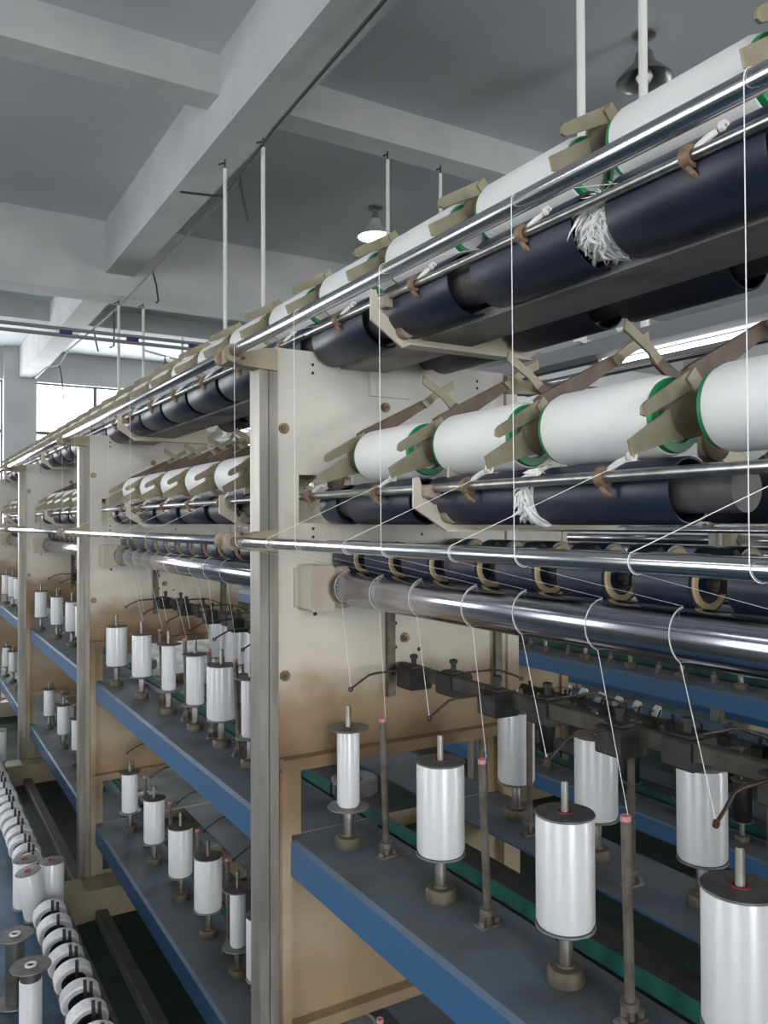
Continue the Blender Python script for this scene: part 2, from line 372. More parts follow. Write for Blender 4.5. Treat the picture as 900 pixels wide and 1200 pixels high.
# ------------------------------------------------------------------ machine part meshes (built in machine space, Y relative to the frame or bay)
def hexbolt(x, z, y, r=.008, h=.010):
    b = MB(); b.prism([(x + r * 1.5 * math.cos(a * PI / 8), z + r * 1.5 * math.sin(a * PI / 8)) for a in range(16)], y - .003, y)
    b.prism([(x + r * math.cos(a * PI / 3), z + r * math.sin(a * PI / 3)) for a in range(6)], y - h, y - .003)
    b.prism([(x + r * .5 * math.cos(a * PI / 5), z + r * .5 * math.sin(a * PI / 5)) for a in range(10)], y - h - .008, y - h)
    return b
def frame_plate(m, k, detail=True):
    def body():
        xs = [.692, .742, .745, .83, .874, 1.126, 1.17, 1.255, 1.258, 1.308]; zs = [.0, .13, .215, .33, .515, .93, 1.075, 1.597, 1.702, 1.972]
        def hole(x, z):
            if 1.597 < z < 1.702 and (.742 < x < .874 or 1.126 < x < 1.258): return True
            if (.93 < z < 1.075 or .33 < z < .515) and .745 < x < 1.255: return True
            if .13 < z < .215 and (.745 < x < .83 or 1.17 < x < 1.255): return True
            return False
        return grid_plate(xs, zs, hole, 0, .005).mesh('frame_plate', 'plate', False)
    p = ob('frame_plate', M('fp', body), m, (0, YF(k), 0))
    for key, xa, s in (('postF', .65, 1), ('postB', 1.35, -1)):
        def post():
            b = MB()
            if s < 0: return b.box(xa - .036, xa, -.004, .03, 0, 1.93, .003).mesh('corner_post', 'plate')
            a0, a1 = sorted((xa, xa + s * .019)); b.box(a0, a1, -.004, .05, 0, 1.93, .002)
            a0, a1 = sorted((xa + s * .022, xa + s * .042)); b.box(a0, a1, -.004, .05, 0, 1.93, .002)
            a0, a1 = sorted((xa + s * .017, xa + s * .024)); b.box(a0, a1, .002, .045, 0, 1.93)
            return b.mesh('corner_post', 'post_metal')
        ob('corner_post', M(key, post), p)
    for z in (1.088, .528):
        ob('lip', M('lip%.2f' % z, lambda: MB().box(.693, 1.307, -.03, 0, z - .013, z + .012, .003).mesh('lip', 'plate')), p)
    if detail:
        for key, xa in (('slF', .694), ('slB', 1.286)):
            ob('side_lip', M(key, lambda: MB().box(xa, xa + .02, -.02, 0, .0, 1.074, .003).mesh('side_lip', 'plate')), p)
        ob('stiffener', M('stf', lambda: MB().box(.958, .966, -.012, 0, 1.20, 1.40).box(.966, .982, -.006, 0, 1.20, 1.40).box(.966, .968, -.012, 0, 1.20, 1.40).mesh('stiffener', 'rusty_rod')), p)
        ob('stiffener', M('stf2', lambda: MB().box(1.27, 1.29, -.012, 0, 1.12, 1.37).mesh('stiffener', 'rusty_rod')), p)
        ob('pocket_tab', M('ptab', lambda: MB().box(.92, 1.03, -.008, 0, 1.885, 1.972, .004).box(.915, .925, -.012, 0, 1.885, 1.972).mesh('pocket_tab', 'plate')), p)
        for x, z in ((.707, 1.80), (.708, 1.272), (.96, 1.862), (1.01, 1.33)):
            ob('bolt', M('bolt%.3f%.3f' % (x, z), lambda: hexbolt(x, z, 0).mesh('bolt', 'bolt')), p)
        hb = MB()
        for x, z in ((.776, 1.943), (.776, 1.925), (1.225, 1.945), (1.225, 1.928), (.776, 1.585), (.776, 1.567), (.985, 1.365), (.985, 1.31), (.78, 1.40), (1.05, 1.30), (1.06, 1.57)):
            r = .0035 if z > 1.5 else .005
            hb.prism([(x + r * math.cos(a * PI / 5), z + r * math.sin(a * PI / 5)) for a in range(10)], -.0006, 0)
        ob('bolt_hole', M('holes', lambda: hb.mesh('bolt_hole', 'black_block')), p)
        # cast bearing box of the long feed roller
        def bb():
            b = MB(); b.box(.734, .79, -.075, 0, 1.412, 1.508, .006); b.box(.728, .736, -.012, 0, 1.418, 1.502)
            return b.mesh('bearing_block', 'pale_block')
        q = ob('bearing_block', M('bb', bb), p)
        ob('bearing_flange', M('bf', lambda: MB().lathe([(.02, -.098), (.026, -.098), (.03, -.09), (.03, -.076), (.045, -.074), (.045, -.0755 + .03), (.02, -.04)], 'Y', 28, (.81, 0, 1.461)).mesh('bearing_flange', 'rust_clamp')), q)
    return p
def foot(m, k):
    b = MB(); b.box(.22, .655, -.16, -.02, 0, .125, .004); b.box(.64, .93, -.155, -.015, 0, .118, .004)
    b.box(.93, 1.35, -.1, 0, 0, .1)
    return ob('foot_beam', M('foot', lambda: b.mesh('foot_beam', 'plate')), m, (0, YF(k), 0))

def shelf(m, b_, z, back=False):
    def mk():
        L0, L1 = -BAY + .008, -.001
        b = MB()
        prof = [(.712, -.075), (.712, -.008), (.720, 0), (.905, 0), (.905, -.004), (.722, -.004), (.716, -.009), (.716, -.071), (.74, -.071), (.74, -.075)]
        if back: prof = mirror(prof, CX)
        b.prism(prof, L0, L1)
        return b.mesh('spindle_shelf', 'shelf_blue')
    return ob('spindle_shelf', M('shelf%d' % back, mk), m, (0, YF(b_), z))
def rod_y(key, r, L, mname, seg=14):
    return M(key, lambda: MB().lathe([(r * .8, 0), (r, r * .3), (r, L - r * .3), (r * .8, L)], 'Y', seg).mesh(key, mname))
def guide_bar(m, k, x, z, r, name='guide_bar'):
    # one bar per bay, both ends held in the bracket ears
    o = ob(name, rod_y('%s%.4f' % (name, r), r, BAY - .055, 'chrome', 20), m, (x, YF(k - 1) + .030, z)); return o
def bar_bracket(m, k, z, s=1, key='bbk'):
    # cast arm reaching forward from the corner post, two clamp ears round the bar ends
    def mk():
        b = MB(); P1 = [(.688, -.024), (.688, .022), (.66, .022), (.60, .004), (.575, .008), (.575, -.016), (.62, -.02)]
        if s < 0: P1 = mirror(P1, CX)
        b.prism(P1, -.012, .03)
        return b.mesh('bar_bracket', 'cast_tan')
    o = ob('bar_bracket', M('%s%d' % (key, s), mk), m, (0, YF(k), z))
    def ear():
        b = MB(); pr = []
        for i in range(14):
            a = PI * .12 + (2 * PI - PI * .24) * i / 13
            pr.append((.583 + .0185 * math.cos(a), .0185 * math.sin(a)))
        pr += [(.61, -.008), (.61, .008)]
        if s < 0: pr = mirror(pr, CX)
        b.prism(pr, 0, .018)
        return b.mesh('clamp_ear', 'rust_clamp')
    for ya in (-.034, .018): ob('clamp_ear', M('ear%d' % s, ear), o, (0, ya, 0))
    return o
def feed_roller(m, b_, x):
    L = BAY - .13; R = .035
    me = M('feed', lambda: MB().lathe([(.02, -.02), (.02, 0), (R - .002, 0), (R, .003), (R, L - .003), (R - .002, L), (.02, L), (.02, L + .03)], 'Y', 48).mesh('feed_roller', 'chrome_roller'))
    return ob('feed_roller', me, m, (x, YF(b_ - 1) + .05, 1.461))
def nip_roller(m, x, y, s=1):
    me = M('nip', lambda: MB().lathe([(.031, 0), (.037, .001), (.038, .004), (.038, .086), (.036, .09), (.012, .09)], 'Y', 28).mesh('pressure_roller', 'navy'))
    o = ob('pressure_roller', me, m, (x, y, 1.521))
    ob('end_ring', M('nipe', lambda: MB().lathe([(.0235, .004), (.0235, -.0025), (.031, -.003), (.0325, -.0015), (.0325, .004)], 'Y', 28).mesh('end_ring', 'nip_end')), o)
    def arm():
        b = MB(); b.lathe([(.004, -.022), (.009, -.022), (.009, -.002), (.004, -.002)], 'Y', 14)
        b.prism([(-.01, -.008), (.012, -.012), (.06 * 1, .012), (.075, .03), (.066, .036), (.05, .022), (.0, .010)], -.020, -.011)
        if s < 0: b.v = [(-v[0], v[1], v[2]) for v in b.v]; b.f = [f[::-1] for f in b.f]
        return b.mesh('swing_arm', 'black_block')
    ob('swing_arm', M('niparm%d' % s, arm), o)
    return o
def drum(m, x, y, z, r, L):
    def mk():
        b = MB()
        b.lathe([(r - .004, -.0), (r, .002), (r, L - .002), (r - .004, L)][0:0] or [(r - .0045, .03), (r - .0035, .0005), (r - .001, 0), (r, .0015), (r, L - .0015), (r - .001, L), (r - .0035, L - .0005), (r - .0045, L - .03), (.012, L - .03), (.012, .03)], 'Y', 40, closed=True)
        return b.mesh('drive_drum', 'navy')
    o = ob('drive_drum', M('drum%.3f%.3f' % (r, L), mk), m, (x, y, z))
    ob('drum_hub', M('hub%.3f' % r, lambda: MB().lathe([(.010, -.075), (r * .66, -.075), (r * .66, .028), (.010, .028)], 'Y', 28).mesh('drum_hub', 'drum_inside')), o)
    return o
CR_PLATE = [(.733, 1.694), (.808, 1.738), (.832, 1.75), (.852, 1.74), (.85, 1.712), (.83, 1.703), (.739, 1.676)]
CR_FING = [(.746, 1.724), (.7465, 1.733), (.752, 1.739), (.831, 1.784), (.845, 1.775), (.84, 1.763), (.754, 1.722)]
CR_LEV = [(.83, 1.772), (.826, 1.784), (.838, 1.792), (.989, 1.866), (1.003, 1.859), (.999, 1.851), (.845, 1.757)]
CR_LEV_FLAT = [(.83, 1.750), (.826, 1.762), (.838, 1.768), (.985, 1.742), (.992, 1.735), (.987, 1.727), (.845, 1.738)]
CR_HAND = [(.985, 1.862), (1.019, 1.886), (1.069, 1.915), (1.072, 1.897), (1.02, 1.868), (1.0, 1.849)]
CR_TIE = [(.822, 1.772), (.836, 1.788), (.850, 1.774), (.836, 1.757)]
def cradle(m, y, dz, c=None, hub=True):
    s = 'F' if c is None else 'B%.3f' % c
    f = (lambda p: p) if c is None else (lambda p: mirror(p, c))
    o = ob('package_cradle', M('crp' + s, lambda: MB().prism(f(CR_PLATE), -.003, .0).prism(f([(.83, 1.752), (.852, 1.742), (.85, 1.711), (.83, 1.70)]), .0, .03).mesh('package_cradle', 'olive_plate', False)), m, (0, y, dz))
    ob('finger', M('crf' + s, lambda: MB().prism(f(CR_FING), -.012, -.008).mesh('finger', 'olive_plate', False)), o)
    flat = dz > .1
    lv = ob('lever', M('crl%s%d' % (s, flat), lambda: MB().prism(f(CR_LEV_FLAT if flat else CR_LEV), -.008, -.001).mesh('lever', 'lever_brown', False)), o)
    if not flat: ob('handle', M('crh' + s, lambda: MB().prism(f(CR_HAND), -.012, -.007).mesh('handle', 'olive_plate', False)), lv)
    ob('tie_plate', M('crt' + s, lambda: MB().prism(f(CR_TIE), -.015, -.012).mesh('tie_plate', 'olive_plate', False)), o)
    if hub:
        hx = .84 if c is None else 2 * c - .84
        ob('hub', M('crhub', lambda: MB().lathe([(.012, -.016), (.022, -.015), (.034, -.004), (.034, .003), (.026, .010), (.012, .012)], 'Y', 24).mesh('hub', 'hub_brown')), o, (hx, 0, 1.735))
    return o
def rod(m, k, x, z, r=.0075):
    return ob('traverse_rod', rod_y('trav%.4f' % r, r, BAY, 'rod_steel', 14), m, (x, YF(k - 1), z))
def guide_clip(m, x, y, z, s=1):
    def mk():
        b = MB(); b.lathe([(.0075, -.006), (.013, -.006), (.014, 0), (.013, .006), (.0075, .006)], 'Y', 18, closed=True)
        b.tube([(-.004 * s, 0, -.012), (.0, -.004, -.02), (.008 * s, -.006, -.024)], [.004, .004, .003], 8)
        return b.mesh('thread_guide', 'ring_brown')
    o = ob('thread_guide', M('clip%d' % s, mk), m, (x, y, z))
    ob('ceramic_eye', M('eye%d' % s, lambda: MB().tube([(.004 * s, -.004, .008), (.010 * s, -.016, .017), (.014 * s, -.026, .022)], [.004, .0045, .004], 8).lathe([(.0025, -.003), (.007, -.003), (.007, .003), (.0025, .003)], 'Y', 12, (.016 * s, -.033, .025), closed=True).mesh('ceramic_eye', 'ceramic')), o)
    return o
def drum_bracket(m, y, z0, zt, c, tray=True):
    # boat-shaped cross plate carrying rods and drum shafts of both sides, with a folded bottom edge
    def mk():
        h = zt - z0
        half = [(.733, zt), (.744, zt + .002), (.757, z0 + h * .62), (.775, z0 + h * .5), (.80, z0 + h * .55), (.805, zt + .02), (.85, zt + .02)]
        low = [(.80, z0), (.733, z0 + h * .45)]
        right = [(2 * c - x, z) for x, z in half][::-1]
        prof = half + right + [(2 * c - .733, z0 + h * .45), (2 * c - .80, z0)] + low
        b = MB(); b.prism(prof, 0, .005)
        b.prism([(.80, z0), (2 * c - .80, z0), (2 * c - .80, z0 + .003), (.80, z0 + .003)], -.028, 0)
        return b.mesh('drum_bracket', 'cream')
    o = ob('drum_bracket', M('dbr%.3f%.3f' % (z0, c), mk), m, (0, y, 0))
    def br():
        b = MB(); b.lathe([(.006, -.02), (.016, -.02), (.016, -.002), (.006, -.002)], 'Y', 16, (.80, 0, z0 + .030))
        return b.mesh('shaft_bearing', 'rust_clamp')
    ob('shaft_bearing', M('rb%.3f' % z0, br), o)
    ob('rod_bearing', M('rod_b%.3f' % z0, lambda: MB().box(.748, .772, -.022, 0, zt - .033, zt - .012, .003).mesh('rod_bearing', 'rust_clamp')), o)
    return o
def spindle(m, x, y, z, tip=.29):
    me = M('spin%.2f' % tip, lambda: MB().lathe([(.0105, .018), (.0105, .07), (.008, .076), (.0058, .08), (.0056, tip - .004), (.0042, tip)], 'Z', 16).mesh('spindle', 'steel'))
    o = ob('spindle', me, m, (x, y, z))
    ob('spindle_base', M('puck', lambda: MB().lathe([(.027, 0), (.0275, .003), (.0275, .017), (.024, .022), (.013, .023), (.012, .026)], 'Z', 24).mesh('spindle_base', 'puck')), o)
    return o
def guide_post(m, x, y, z, h=.265, tilt=0.):
    me = M('gpost%.3f' % h, lambda: MB().lathe([(.0068, .004), (.0068, h), (.005, h)], 'Z', 14).mesh('yarn_post', 'rusty_rod'))
    o = ob('yarn_post', me, m, (x, y, z), (0, tilt, 0))
    def clamp():
        b = MB(); b.box(-.02, .02, -.012, .012, 0, .005); b.lathe([(.0078, .02), (.0125, .02), (.0125, .03), (.0078, .03)], 'Z', 14, closed=True)
        for sx in (-1, 1): b.lathe([(.0055, .005), (.0055, .013), (.003, .014)], 'Z', 8, (sx * .0155, -.004, 0)); b.box(sx * .011 - .0018, sx * .011 + .0018, -.005, .005, .004, .026)
        return b.mesh('post_clamp', 'dull_steel')
    ob('post_clamp', M('pclamp', clamp), o)
    ob('pink_tip', M('ptip%.3f' % h, lambda: MB().lathe([(.0035, h - .004), (.0073, h - .005), (.0073, h + .002), (.0035, h + .002)], 'Z', 14, closed=True).mesh('pink_tip', 'pink_tip')), o, label='pink ceramic tip')
    return o
def guide_rail(m, b_, z, ys):
    o = ob('guide_rail', M('grail', lambda: MB().box(-.008, .008, -BAY + .02, -.004, -.014, .014, .002).mesh('guide_rail', 'dark_rail')), m, (CX, YF(b_), z))
    blk = M('gblk', lambda: MB().box(-.030, .028, -.03, .024, -.030, .015, .004).box(-.02, .012, -.02, .016, .014, .02, .002).lathe([(.006, .02), (.006, .034), (.009, .035), (.009, .042), (.004, .044)], 'Z', 10, (0, 0, 0)).mesh('wire_block', 'black_block'))
    for y in ys:
        for s in (-1, 1):
            q = ob('wire_block', blk, o, (s * .018, y - YF(b_) + (.03 if s < 0 else -.07), 0))
            def wire():
                b = MB(); L = .178
                b.tube([(s * -.02, .0, .012), (s * .10, -.004, .012), (s * .118, -.006, .010), (s * .15, -.016, -.002), (s * .168, -.020, -.010)], [.0026, .0026, .0024, .0024, .0024], 8)
                b.lathe([(.002, -.0015), (.0055, -.0015), (.0055, .0015), (.002, .0015)], 'Y', 12, (s * .1705, -.020, -.0125), closed=True)
                return b.mesh('guide_wire', 'wire_brown')
            ob('guide_wire', M('gwire%d' % s, wire), q)
    return o
def belt(m, b_, z, back=False):
    def mk():
        b = MB(); x = .897
        b.box(x, x + .003, -BAY + .16, .14, .012, .040)
        if back: b.v = [(2 * CX - v[0], v[1], v[2]) for v in b.v]; b.f = [f[::-1] for f in b.f]
        return b.mesh('drive_belt', 'belt_green', False)
    o = ob('drive_belt', M('belt%d' % back, mk), m, (0, YF(b_), z))
    return o

def build_machine(label, dx, frames, bays, spec, full=True, name='twisting_machine'):
    m = thing(name, label, 'machine', (0, 0, 0))
    for k in frames:
        frame_plate(m, k)
        if k in spec.get('feet', ()): foot(m, k)
        bar_bracket(m, k, 1.944); bar_bracket(m, k, 1.561)
        if k in spec.get('back_brackets', ()): bar_bracket(m, k, 1.944, -1)
    for b in bays:
        guide_bar(m, b, .583, 1.948, .0112, 'top_guide_bar'); guide_bar(m, b, .583, 1.561, .0098, 'front_guide_bar')
        feed_roller(m, b, .81)
        if b in spec.get('back_bays', ()):
            guide_bar(m, b, 2 * CX - .583, 1.948, .0112, 'top_guide_bar'); feed_roller(m, b, 2 * CX - .81)
        for z in (.93, .33):
            shelf(m, b, z)
            if b in spec.get('back_shelf', ()): shelf(m, b, z, True)
        belt(m, b, .93); belt(m, b, .33)
        rod(m, b, .762, 1.655); rod(m, b, .762, 2.008, .0068)
        if b in spec.get('back_bays', ()): rod(m, b, 2 * CXT - .762, 2.008, .0068); rod(m, b, 2 * CX - .762, 1.655)
        for off in (.47, 1.5): drum_bracket(m, YF(b) - off, 1.583, 1.672, CX)
        for off in (.33,): drum_bracket(m, YF(b) - off, 1.922, 2.02, CXT)
        def tray():
            bb = MB(); bb.prism([(.845, 1.940), (.958, 1.940), (.963, 1.965), (.960, 1.965), (.956, 1.943), (.847, 1.943), (.843, 1.955), (.840, 1.955)], -BAY, -.0)
            return bb.mesh('lint_tray', 'trough', False)
        ob('lint_tray', M('tray', tray), m, (0, YF(b), 0))
        for i in range(7):
            y = YF(b) - .713 - .0 + .283 * (i - 3)
        for j in spec['drum_low'].get(b, ()):
            drum(m, .82, YF(b) - .713 + .283 * (3 - j) - .2365, 1.636, .042, .237 if j else .075)
        for j in spec['drum_top'].get(b, ()):
            drum(m, .82, YF(b) + .05 - .283 * j - .288, 1.995, .0545, .222 if b == 0 else .256)
        for j in spec['drum_top_back'].get(b, ()):
            drum(m, 1.08, YF(b) + .05 - .283 * j - .33, 1.995, .0545, .222)
        for j in spec['drum_low_back'].get(b, ()):
            drum(m, 2 * CX - .82, YF(b) - .713 + .283 * (3 - j) - .2365, 1.636, .042, .237 if j else .075)
        for j in spec['nip'].get(b, ()): nip_roller(m, .855, YF(b) - .098 - .1415 * j - .0, 1)
        for j in spec['nip_back'].get(b, ()): nip_roller(m, 2 * CX - .855, YF(b) - .098 - .1415 * j, -1)
        for z in (.93, .33):
            ob('belt_guard', M('bguard', lambda: MB().box(.935, 1.065, -BAY + .02, -.01, -.09, -.03, .004).box(.93, .94, -BAY + .02, -.01, -.03, .008).mesh('belt_guard', 'black_block')), m, (0, YF(b), z))
            if b in spec.get('pulley', ()): ob('belt_pulley', M('pulley', lambda: MB().lathe([(.008, .008), (.050, .008), (.056, .012), (.056, .044), (.050, .048), (.046, .044), (.02, .042), (.018, .05), (.008, .05)], 'Z', 36).mesh('belt_pulley', 'disc_grey')), m, (.958, YF(b) + .15, z))
        for j in spec['clips'].get(b, ()):
            guide_clip(m, .762, YF(b) - .297 - P * j, 1.655); guide_clip(m, .762, YF(b) - .148 - P * j, 2.008)
        for j in spec['cr_low'].get(b, ()): cradle(m, YF(b) - .104 - P * j + (.012 * max(0, j - 1) if b == 0 else 0), 0)
        for j in spec['cr_top'].get(b, ()): cradle(m, YF(b) + .051 - P * j, .385)
        for j in spec['cr_low_back'].get(b, ()): cradle(m, YF(b) - .104 - P * j - .03, 0, 1.02)
        for key, tier, side, z in (('sp_up', 'upper', 'front', .93), ('sp_lo', 'lower', 'front', .33), ('sp_up_back', 'upper', 'rear', .93)):
            for j in spec[key].get(b, ()):
                x, y = SP[(tier, side, b)][j] if dx == 0 else (.82, YF(b) - .117 - P * j)
                spindle(m, x, y, z)
        for key, tier, z in (('po_up', 'upper', .93), ('po_lo', 'lower', .33)):
            for j in spec[key].get(b, ()):
                guide_post(m, .84, PO[(tier, b)][j] if dx == 0 else YF(b) - .26 - P * j, z, .275, random.uniform(-.045, -.01))
        for j in spec['po_up_back'].get(b, ()): guide_post(m, 1.16, YF(b) - .26 - P * j, .93, .275, random.uniform(-.02, .03))
        if b in spec['rail_up']: guide_rail(m, b, 1.262, [SP[('upper', 'front', b)][j][1] if dx == 0 else YF(b) - .117 - P * j for j in spec['rail_up'][b]])
        if b in spec['rail_lo']: guide_rail(m, b, .662, [SP[('lower', 'front', b)][j][1] if dx == 0 else YF(b) - .117 - P * j for j in spec['rail_lo'][b]])
    if spec.get('handwheel'):
        hb = MB().lathe([(.036 + .005 * math.cos(a * PI / 4), .005 * math.sin(a * PI / 4)) for a in range(8)], 'Y', 28, closed=True)
        for a in range(3):
            hb.tube([(0, 0, 0), (.036 * math.cos(a * 2.094 + .5), 0, .036 * math.sin(a * 2.094 + .5))], .004, 8)
        hb.lathe([(.004, -.012), (.010, -.012), (.010, .03), (.004, .03)], 'Y', 14)
        ob('handwheel', hb.mesh('handwheel', 'olive_plate'), m, (1.2, 3.16, 1.935))
        ob('handwheel_shaft', MB().tube([(1.2, 3.165, 1.935), (1.2, 3.58, 1.90)], .008, 10).mesh('handwheel_shaft', 'dull_steel'), m)
    m.location = (dx, 0, 0)
    return m

R = range
spec1 = dict(handwheel=1,
    feet=(1, 2, 3), back_brackets=(0, 1, 2), back_bays=(0, 1), back_shelf=(0, 1),
    drum_low={0: R(0, 4), 1: R(0, 6), 2: R(0, 5), 3: R(0, 4)}, drum_top={0: R(0, 5), 1: R(0, 7), 2: R(0, 7), 3: R(0, 7)},
    drum_top_back={0: R(0, 4), 1: R(2, 7)}, drum_low_back={0: R(0, 4)},
    nip_back={0: R(0, 9)}, pulley=(0, 1), nip={0: R(0, 8), 1: R(0, 13), 2: R(0, 10), 3: R(0, 5)}, clips={0: R(0, 5), 1: R(0, 7), 2: R(0, 5)},
    cr_low={0: R(0, 5), 1: R(0, 7), 2: R(0, 6), 3: R(0, 4)}, cr_top={0: R(0, 5), 1: R(0, 7), 2: R(0, 7), 3: R(0, 7)},
    cr_low_back={0: R(0, 5), 1: R(0, 6)},
    sp_up={0: R(0, 4), 1: R(0, 6), 2: R(0, 5), 3: R(0, 3)}, sp_lo={1: R(0, 6), 2: R(0, 5), 3: R(0, 3)},
    sp_up_back={0: R(0, 4), 1: R(0, 4)},
    po_up={0: R(0, 3), 1: R(0, 6), 2: R(0, 4)}, po_lo={0: R(0, 1), 1: R(-0, 6), 2: R(0, 4)}, po_up_back={0: R(0, 3)},
    rail_up={0: R(0, 4), 1: R(0, 6), 2: R(0, 3)}, rail_lo={1: R(0, 5)})
E0 = dict.fromkeys(spec1, {})
build_machine('cream twisting machine with blue spindle shelves and chrome rollers, nearest the camera', 0, (-1, 0, 1, 2, 3), (0, 1, 2, 3), spec1)
spec2 = dict(E0); spec2.update(feet=(), back_brackets=(), back_bays=(), back_shelf=(1, 2, 3),
    drum_low={1: R(0, 7)}, sp_up={1: R(0, 7)}, po_up={1: R(0, 6)}, sp_lo={1: R(0, 7)}, nip={}, clips={}, rail_up={1: R(0, 4)}, rail_lo={1: R(0, 7)}, cr_low={1: R(0, 7)}, drum_top={1: R(0, 7)}, cr_top={1: R(0, 7)})
build_machine('second cream twisting machine with bare spindles on its blue shelf, behind the nearest one', 2.05, (0, 1, 2, 3), (1, 2, 3), spec2)
spec3 = dict(E0); spec3.update(back_shelf=(), rail_lo={})  # machine added as a blocker so the background behind the second stays dark
build_machine('third twisting machine added beyond the second to block the bright wall and floor', 4.1, (1, 2, 3), (1, 2, 3), spec3)

# ------------------------------------------------------------------ bobbins on the spindles
def bobbin(x, y, z, ry, label, group, fr=.0435, L=.165, mname='yarn_silk', zoff=.08):
    o = thing('yarn_bobbin', label, 'bobbin', (x, y, z + zoff), group)
    fr = max(fr, ry + .0015)
    ob('yarn', M('by%.4f%.3f%s' % (ry, L, mname), lambda: MB().lathe([(.014, .004), (ry - .003, .004), (ry, .010), (ry, L - .010), (ry - .002, L - .004), (.014, L - .004)], 'Z', 40).mesh('yarn', mname)), o)
    fl = M('bf%.4f' % fr, lambda: MB().lathe([(.0085, 0), (fr - .001, 0), (fr, .0012), (fr - .001, .003), (.018, .0042), (.0085, .0042)], 'Z', 40, closed=True).mesh('flange', 'flange_steel'))
    ob('flange', fl, o); ob('flange', fl, o, (0, 0, L - .003))
    ob('core', M('bcore%.3f' % L, lambda: MB().lathe([(.0075, L - .002), (.0085, L + .002), (.0125, L + .0022), (.0125, L - .002)], 'Z', 20, closed=True).mesh('core', 'flange_red')), o, label='dark red core hole')
    return o
BAYN = ['nearest bay', 'second bay', 'third bay', 'farthest bay']
def run(tier, b, radii, x, z, side, group, mname='yarn_silk'):
    for j, ry in radii:
        kind = 'slim' if ry < .028 else ('medium' if ry < .037 else 'full')
        if b == 0 and side == 'front':
            lab = ['slim white yarn bobbin with wide steel flanges, beside the nearest cream frame plate', 'full white yarn bobbin, second from the nearest cream plate on the upper blue shelf', 'full white yarn bobbin, third from the nearest cream plate, in the foreground', 'full white yarn bobbin cut by the lower right edge of the photo'][j]
        else:
            lab = '%s white bobbin, %s %s shelf, %s, %s from its far plate' % (kind, tier, side, BAYN[b], ORD[j])
        bobbin(*SP[(tier, side, b)][j], z, ry, lab, group, mname=mname)
run('upper', 0, [(0, .0232), (1, .0425), (2, .0425), (3, .0435)], .82, .93, 'front', 'bobbins on the upper front shelf')
run('upper', 1, [(0, .0415), (1, .036), (2, .024), (3, .0285), (4, .0435), (5, .025)], .82, .93, 'front', 'bobbins on the upper front shelf')
run('upper', 2, [(0, .036), (1, .034), (2, .034), (3, .036)], .82, .93, 'front', 'bobbins on the upper front shelf')
run('upper', 3, [(0, .036), (1, .036), (2, .036)], .82, .93, 'front', 'bobbins on the upper front shelf')
run('upper', 0, [(0, .0415), (1, .042), (2, .042)], 1.19, .93, 'rear', 'bobbins on the upper rear shelf')
run('upper', 1, [(0, .036), (1, .0415), (2, .042), (3, .040)], 1.19, .93, 'rear', 'bobbins on the upper rear shelf')
run('lower', 1, [(0, .032), (1, .0375), (2, .040), (3, .042), (4, .022), (5, .0425)], .82, .33, 'front', 'bobbins on the lower front shelf')
run('lower', 2, [(0, .030), (1, .032), (2, .030), (3, .030)], .82, .33, 'front', 'bobbins on the lower front shelf')
run('lower', 3, [(0, .030), (1, .030)], .82, .33, 'front', 'bobbins on the lower front shelf')
for j in R(1, 7):  # the rear row of black bobbins is added to darken the space under the shelf
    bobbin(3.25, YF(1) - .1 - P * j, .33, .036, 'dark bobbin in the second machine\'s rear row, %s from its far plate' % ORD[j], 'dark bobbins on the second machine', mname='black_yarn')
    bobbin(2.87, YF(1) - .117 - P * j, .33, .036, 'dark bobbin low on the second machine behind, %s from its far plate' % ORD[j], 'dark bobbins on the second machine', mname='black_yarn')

# ------------------------------------------------------------------ yarn packages in the cradles
def package(x, ya, yb, z, r, label, group, tube='tube_green'):
    o = thing('yarn_package', label, 'yarn package', (x, yb, z), group)
    L = ya - yb
    ob('yarn', M('pk%.3f%.3f' % (r, L), lambda: MB().lathe([(.026, .018), (r - .010, .016), (r - .003, .020), (r, .030), (r, L - .026), (r - .003, L - .016), (r - .010, L - .013), (.026, L - .015)], 'Y', 48).mesh('yarn', 'yarn')), o)
    ob('tube', M('pt%.3f%.3f%s' % (r, L, tube), lambda: MB().lathe([(.036, .010), (r - .006, .011), (r - .005, .013), (r - .005, .0225), (.036, .0235), (.036, L - .0235), (r - .004, L - .0225), (r - .004, L - .010), (r - .006, L - .008), (.036, L - .007)], 'Y', 40, closed=True).mesh('tube', tube)), o, label='green tube ends' if tube == 'tube_green' else None)
    return o
def nth(i): return ORD[i] if i < len(ORD) else None
tops = []
for b, js in spec1['cr_top'].items():
    for j in js: tops.append(YF(b) + .051 - P * j)
tops = sorted(tops)
allt = tops[:-1]
N = len(allt)
for i, y in enumerate(allt):
    if i == 0: lab = 'white yarn package on the top row, nearest the upper right corner of the photo'
    elif i < 12: lab = 'white yarn package on the top row, %s from the right edge of the photo' % ORD[i]
    elif N - 1 - i < 12: lab = 'small white yarn package on the top row, %s from its far left end' % ORD[N - 1 - i]
    else: lab = 'white yarn package in mid top row, %s after the twelfth from the right' % ORD[i - 12]
    package(.84, y + P - .032, y + .016, 2.10, .049, lab, 'yarn packages on the top row', 'tube_green' if i < 5 else 'cast_tan')
for b, n in ((0, 4), (1, 6), (2, 5), (3, 3)):
    for i in range(n):
        ya = YF(b) - .104 - P * i + (.012 * max(0, i - 1) if b == 0 else 0)
        nm = BAYN[b]
        lab = 'white yarn package, middle row, %s, %s from its far plate' % (nm, ORD[i])
        package(.84, ya - .042, ya - P + .016, 1.7325, .053, lab, 'yarn packages on the middle row', 'tube_green' if b == 0 else 'cast_tan')

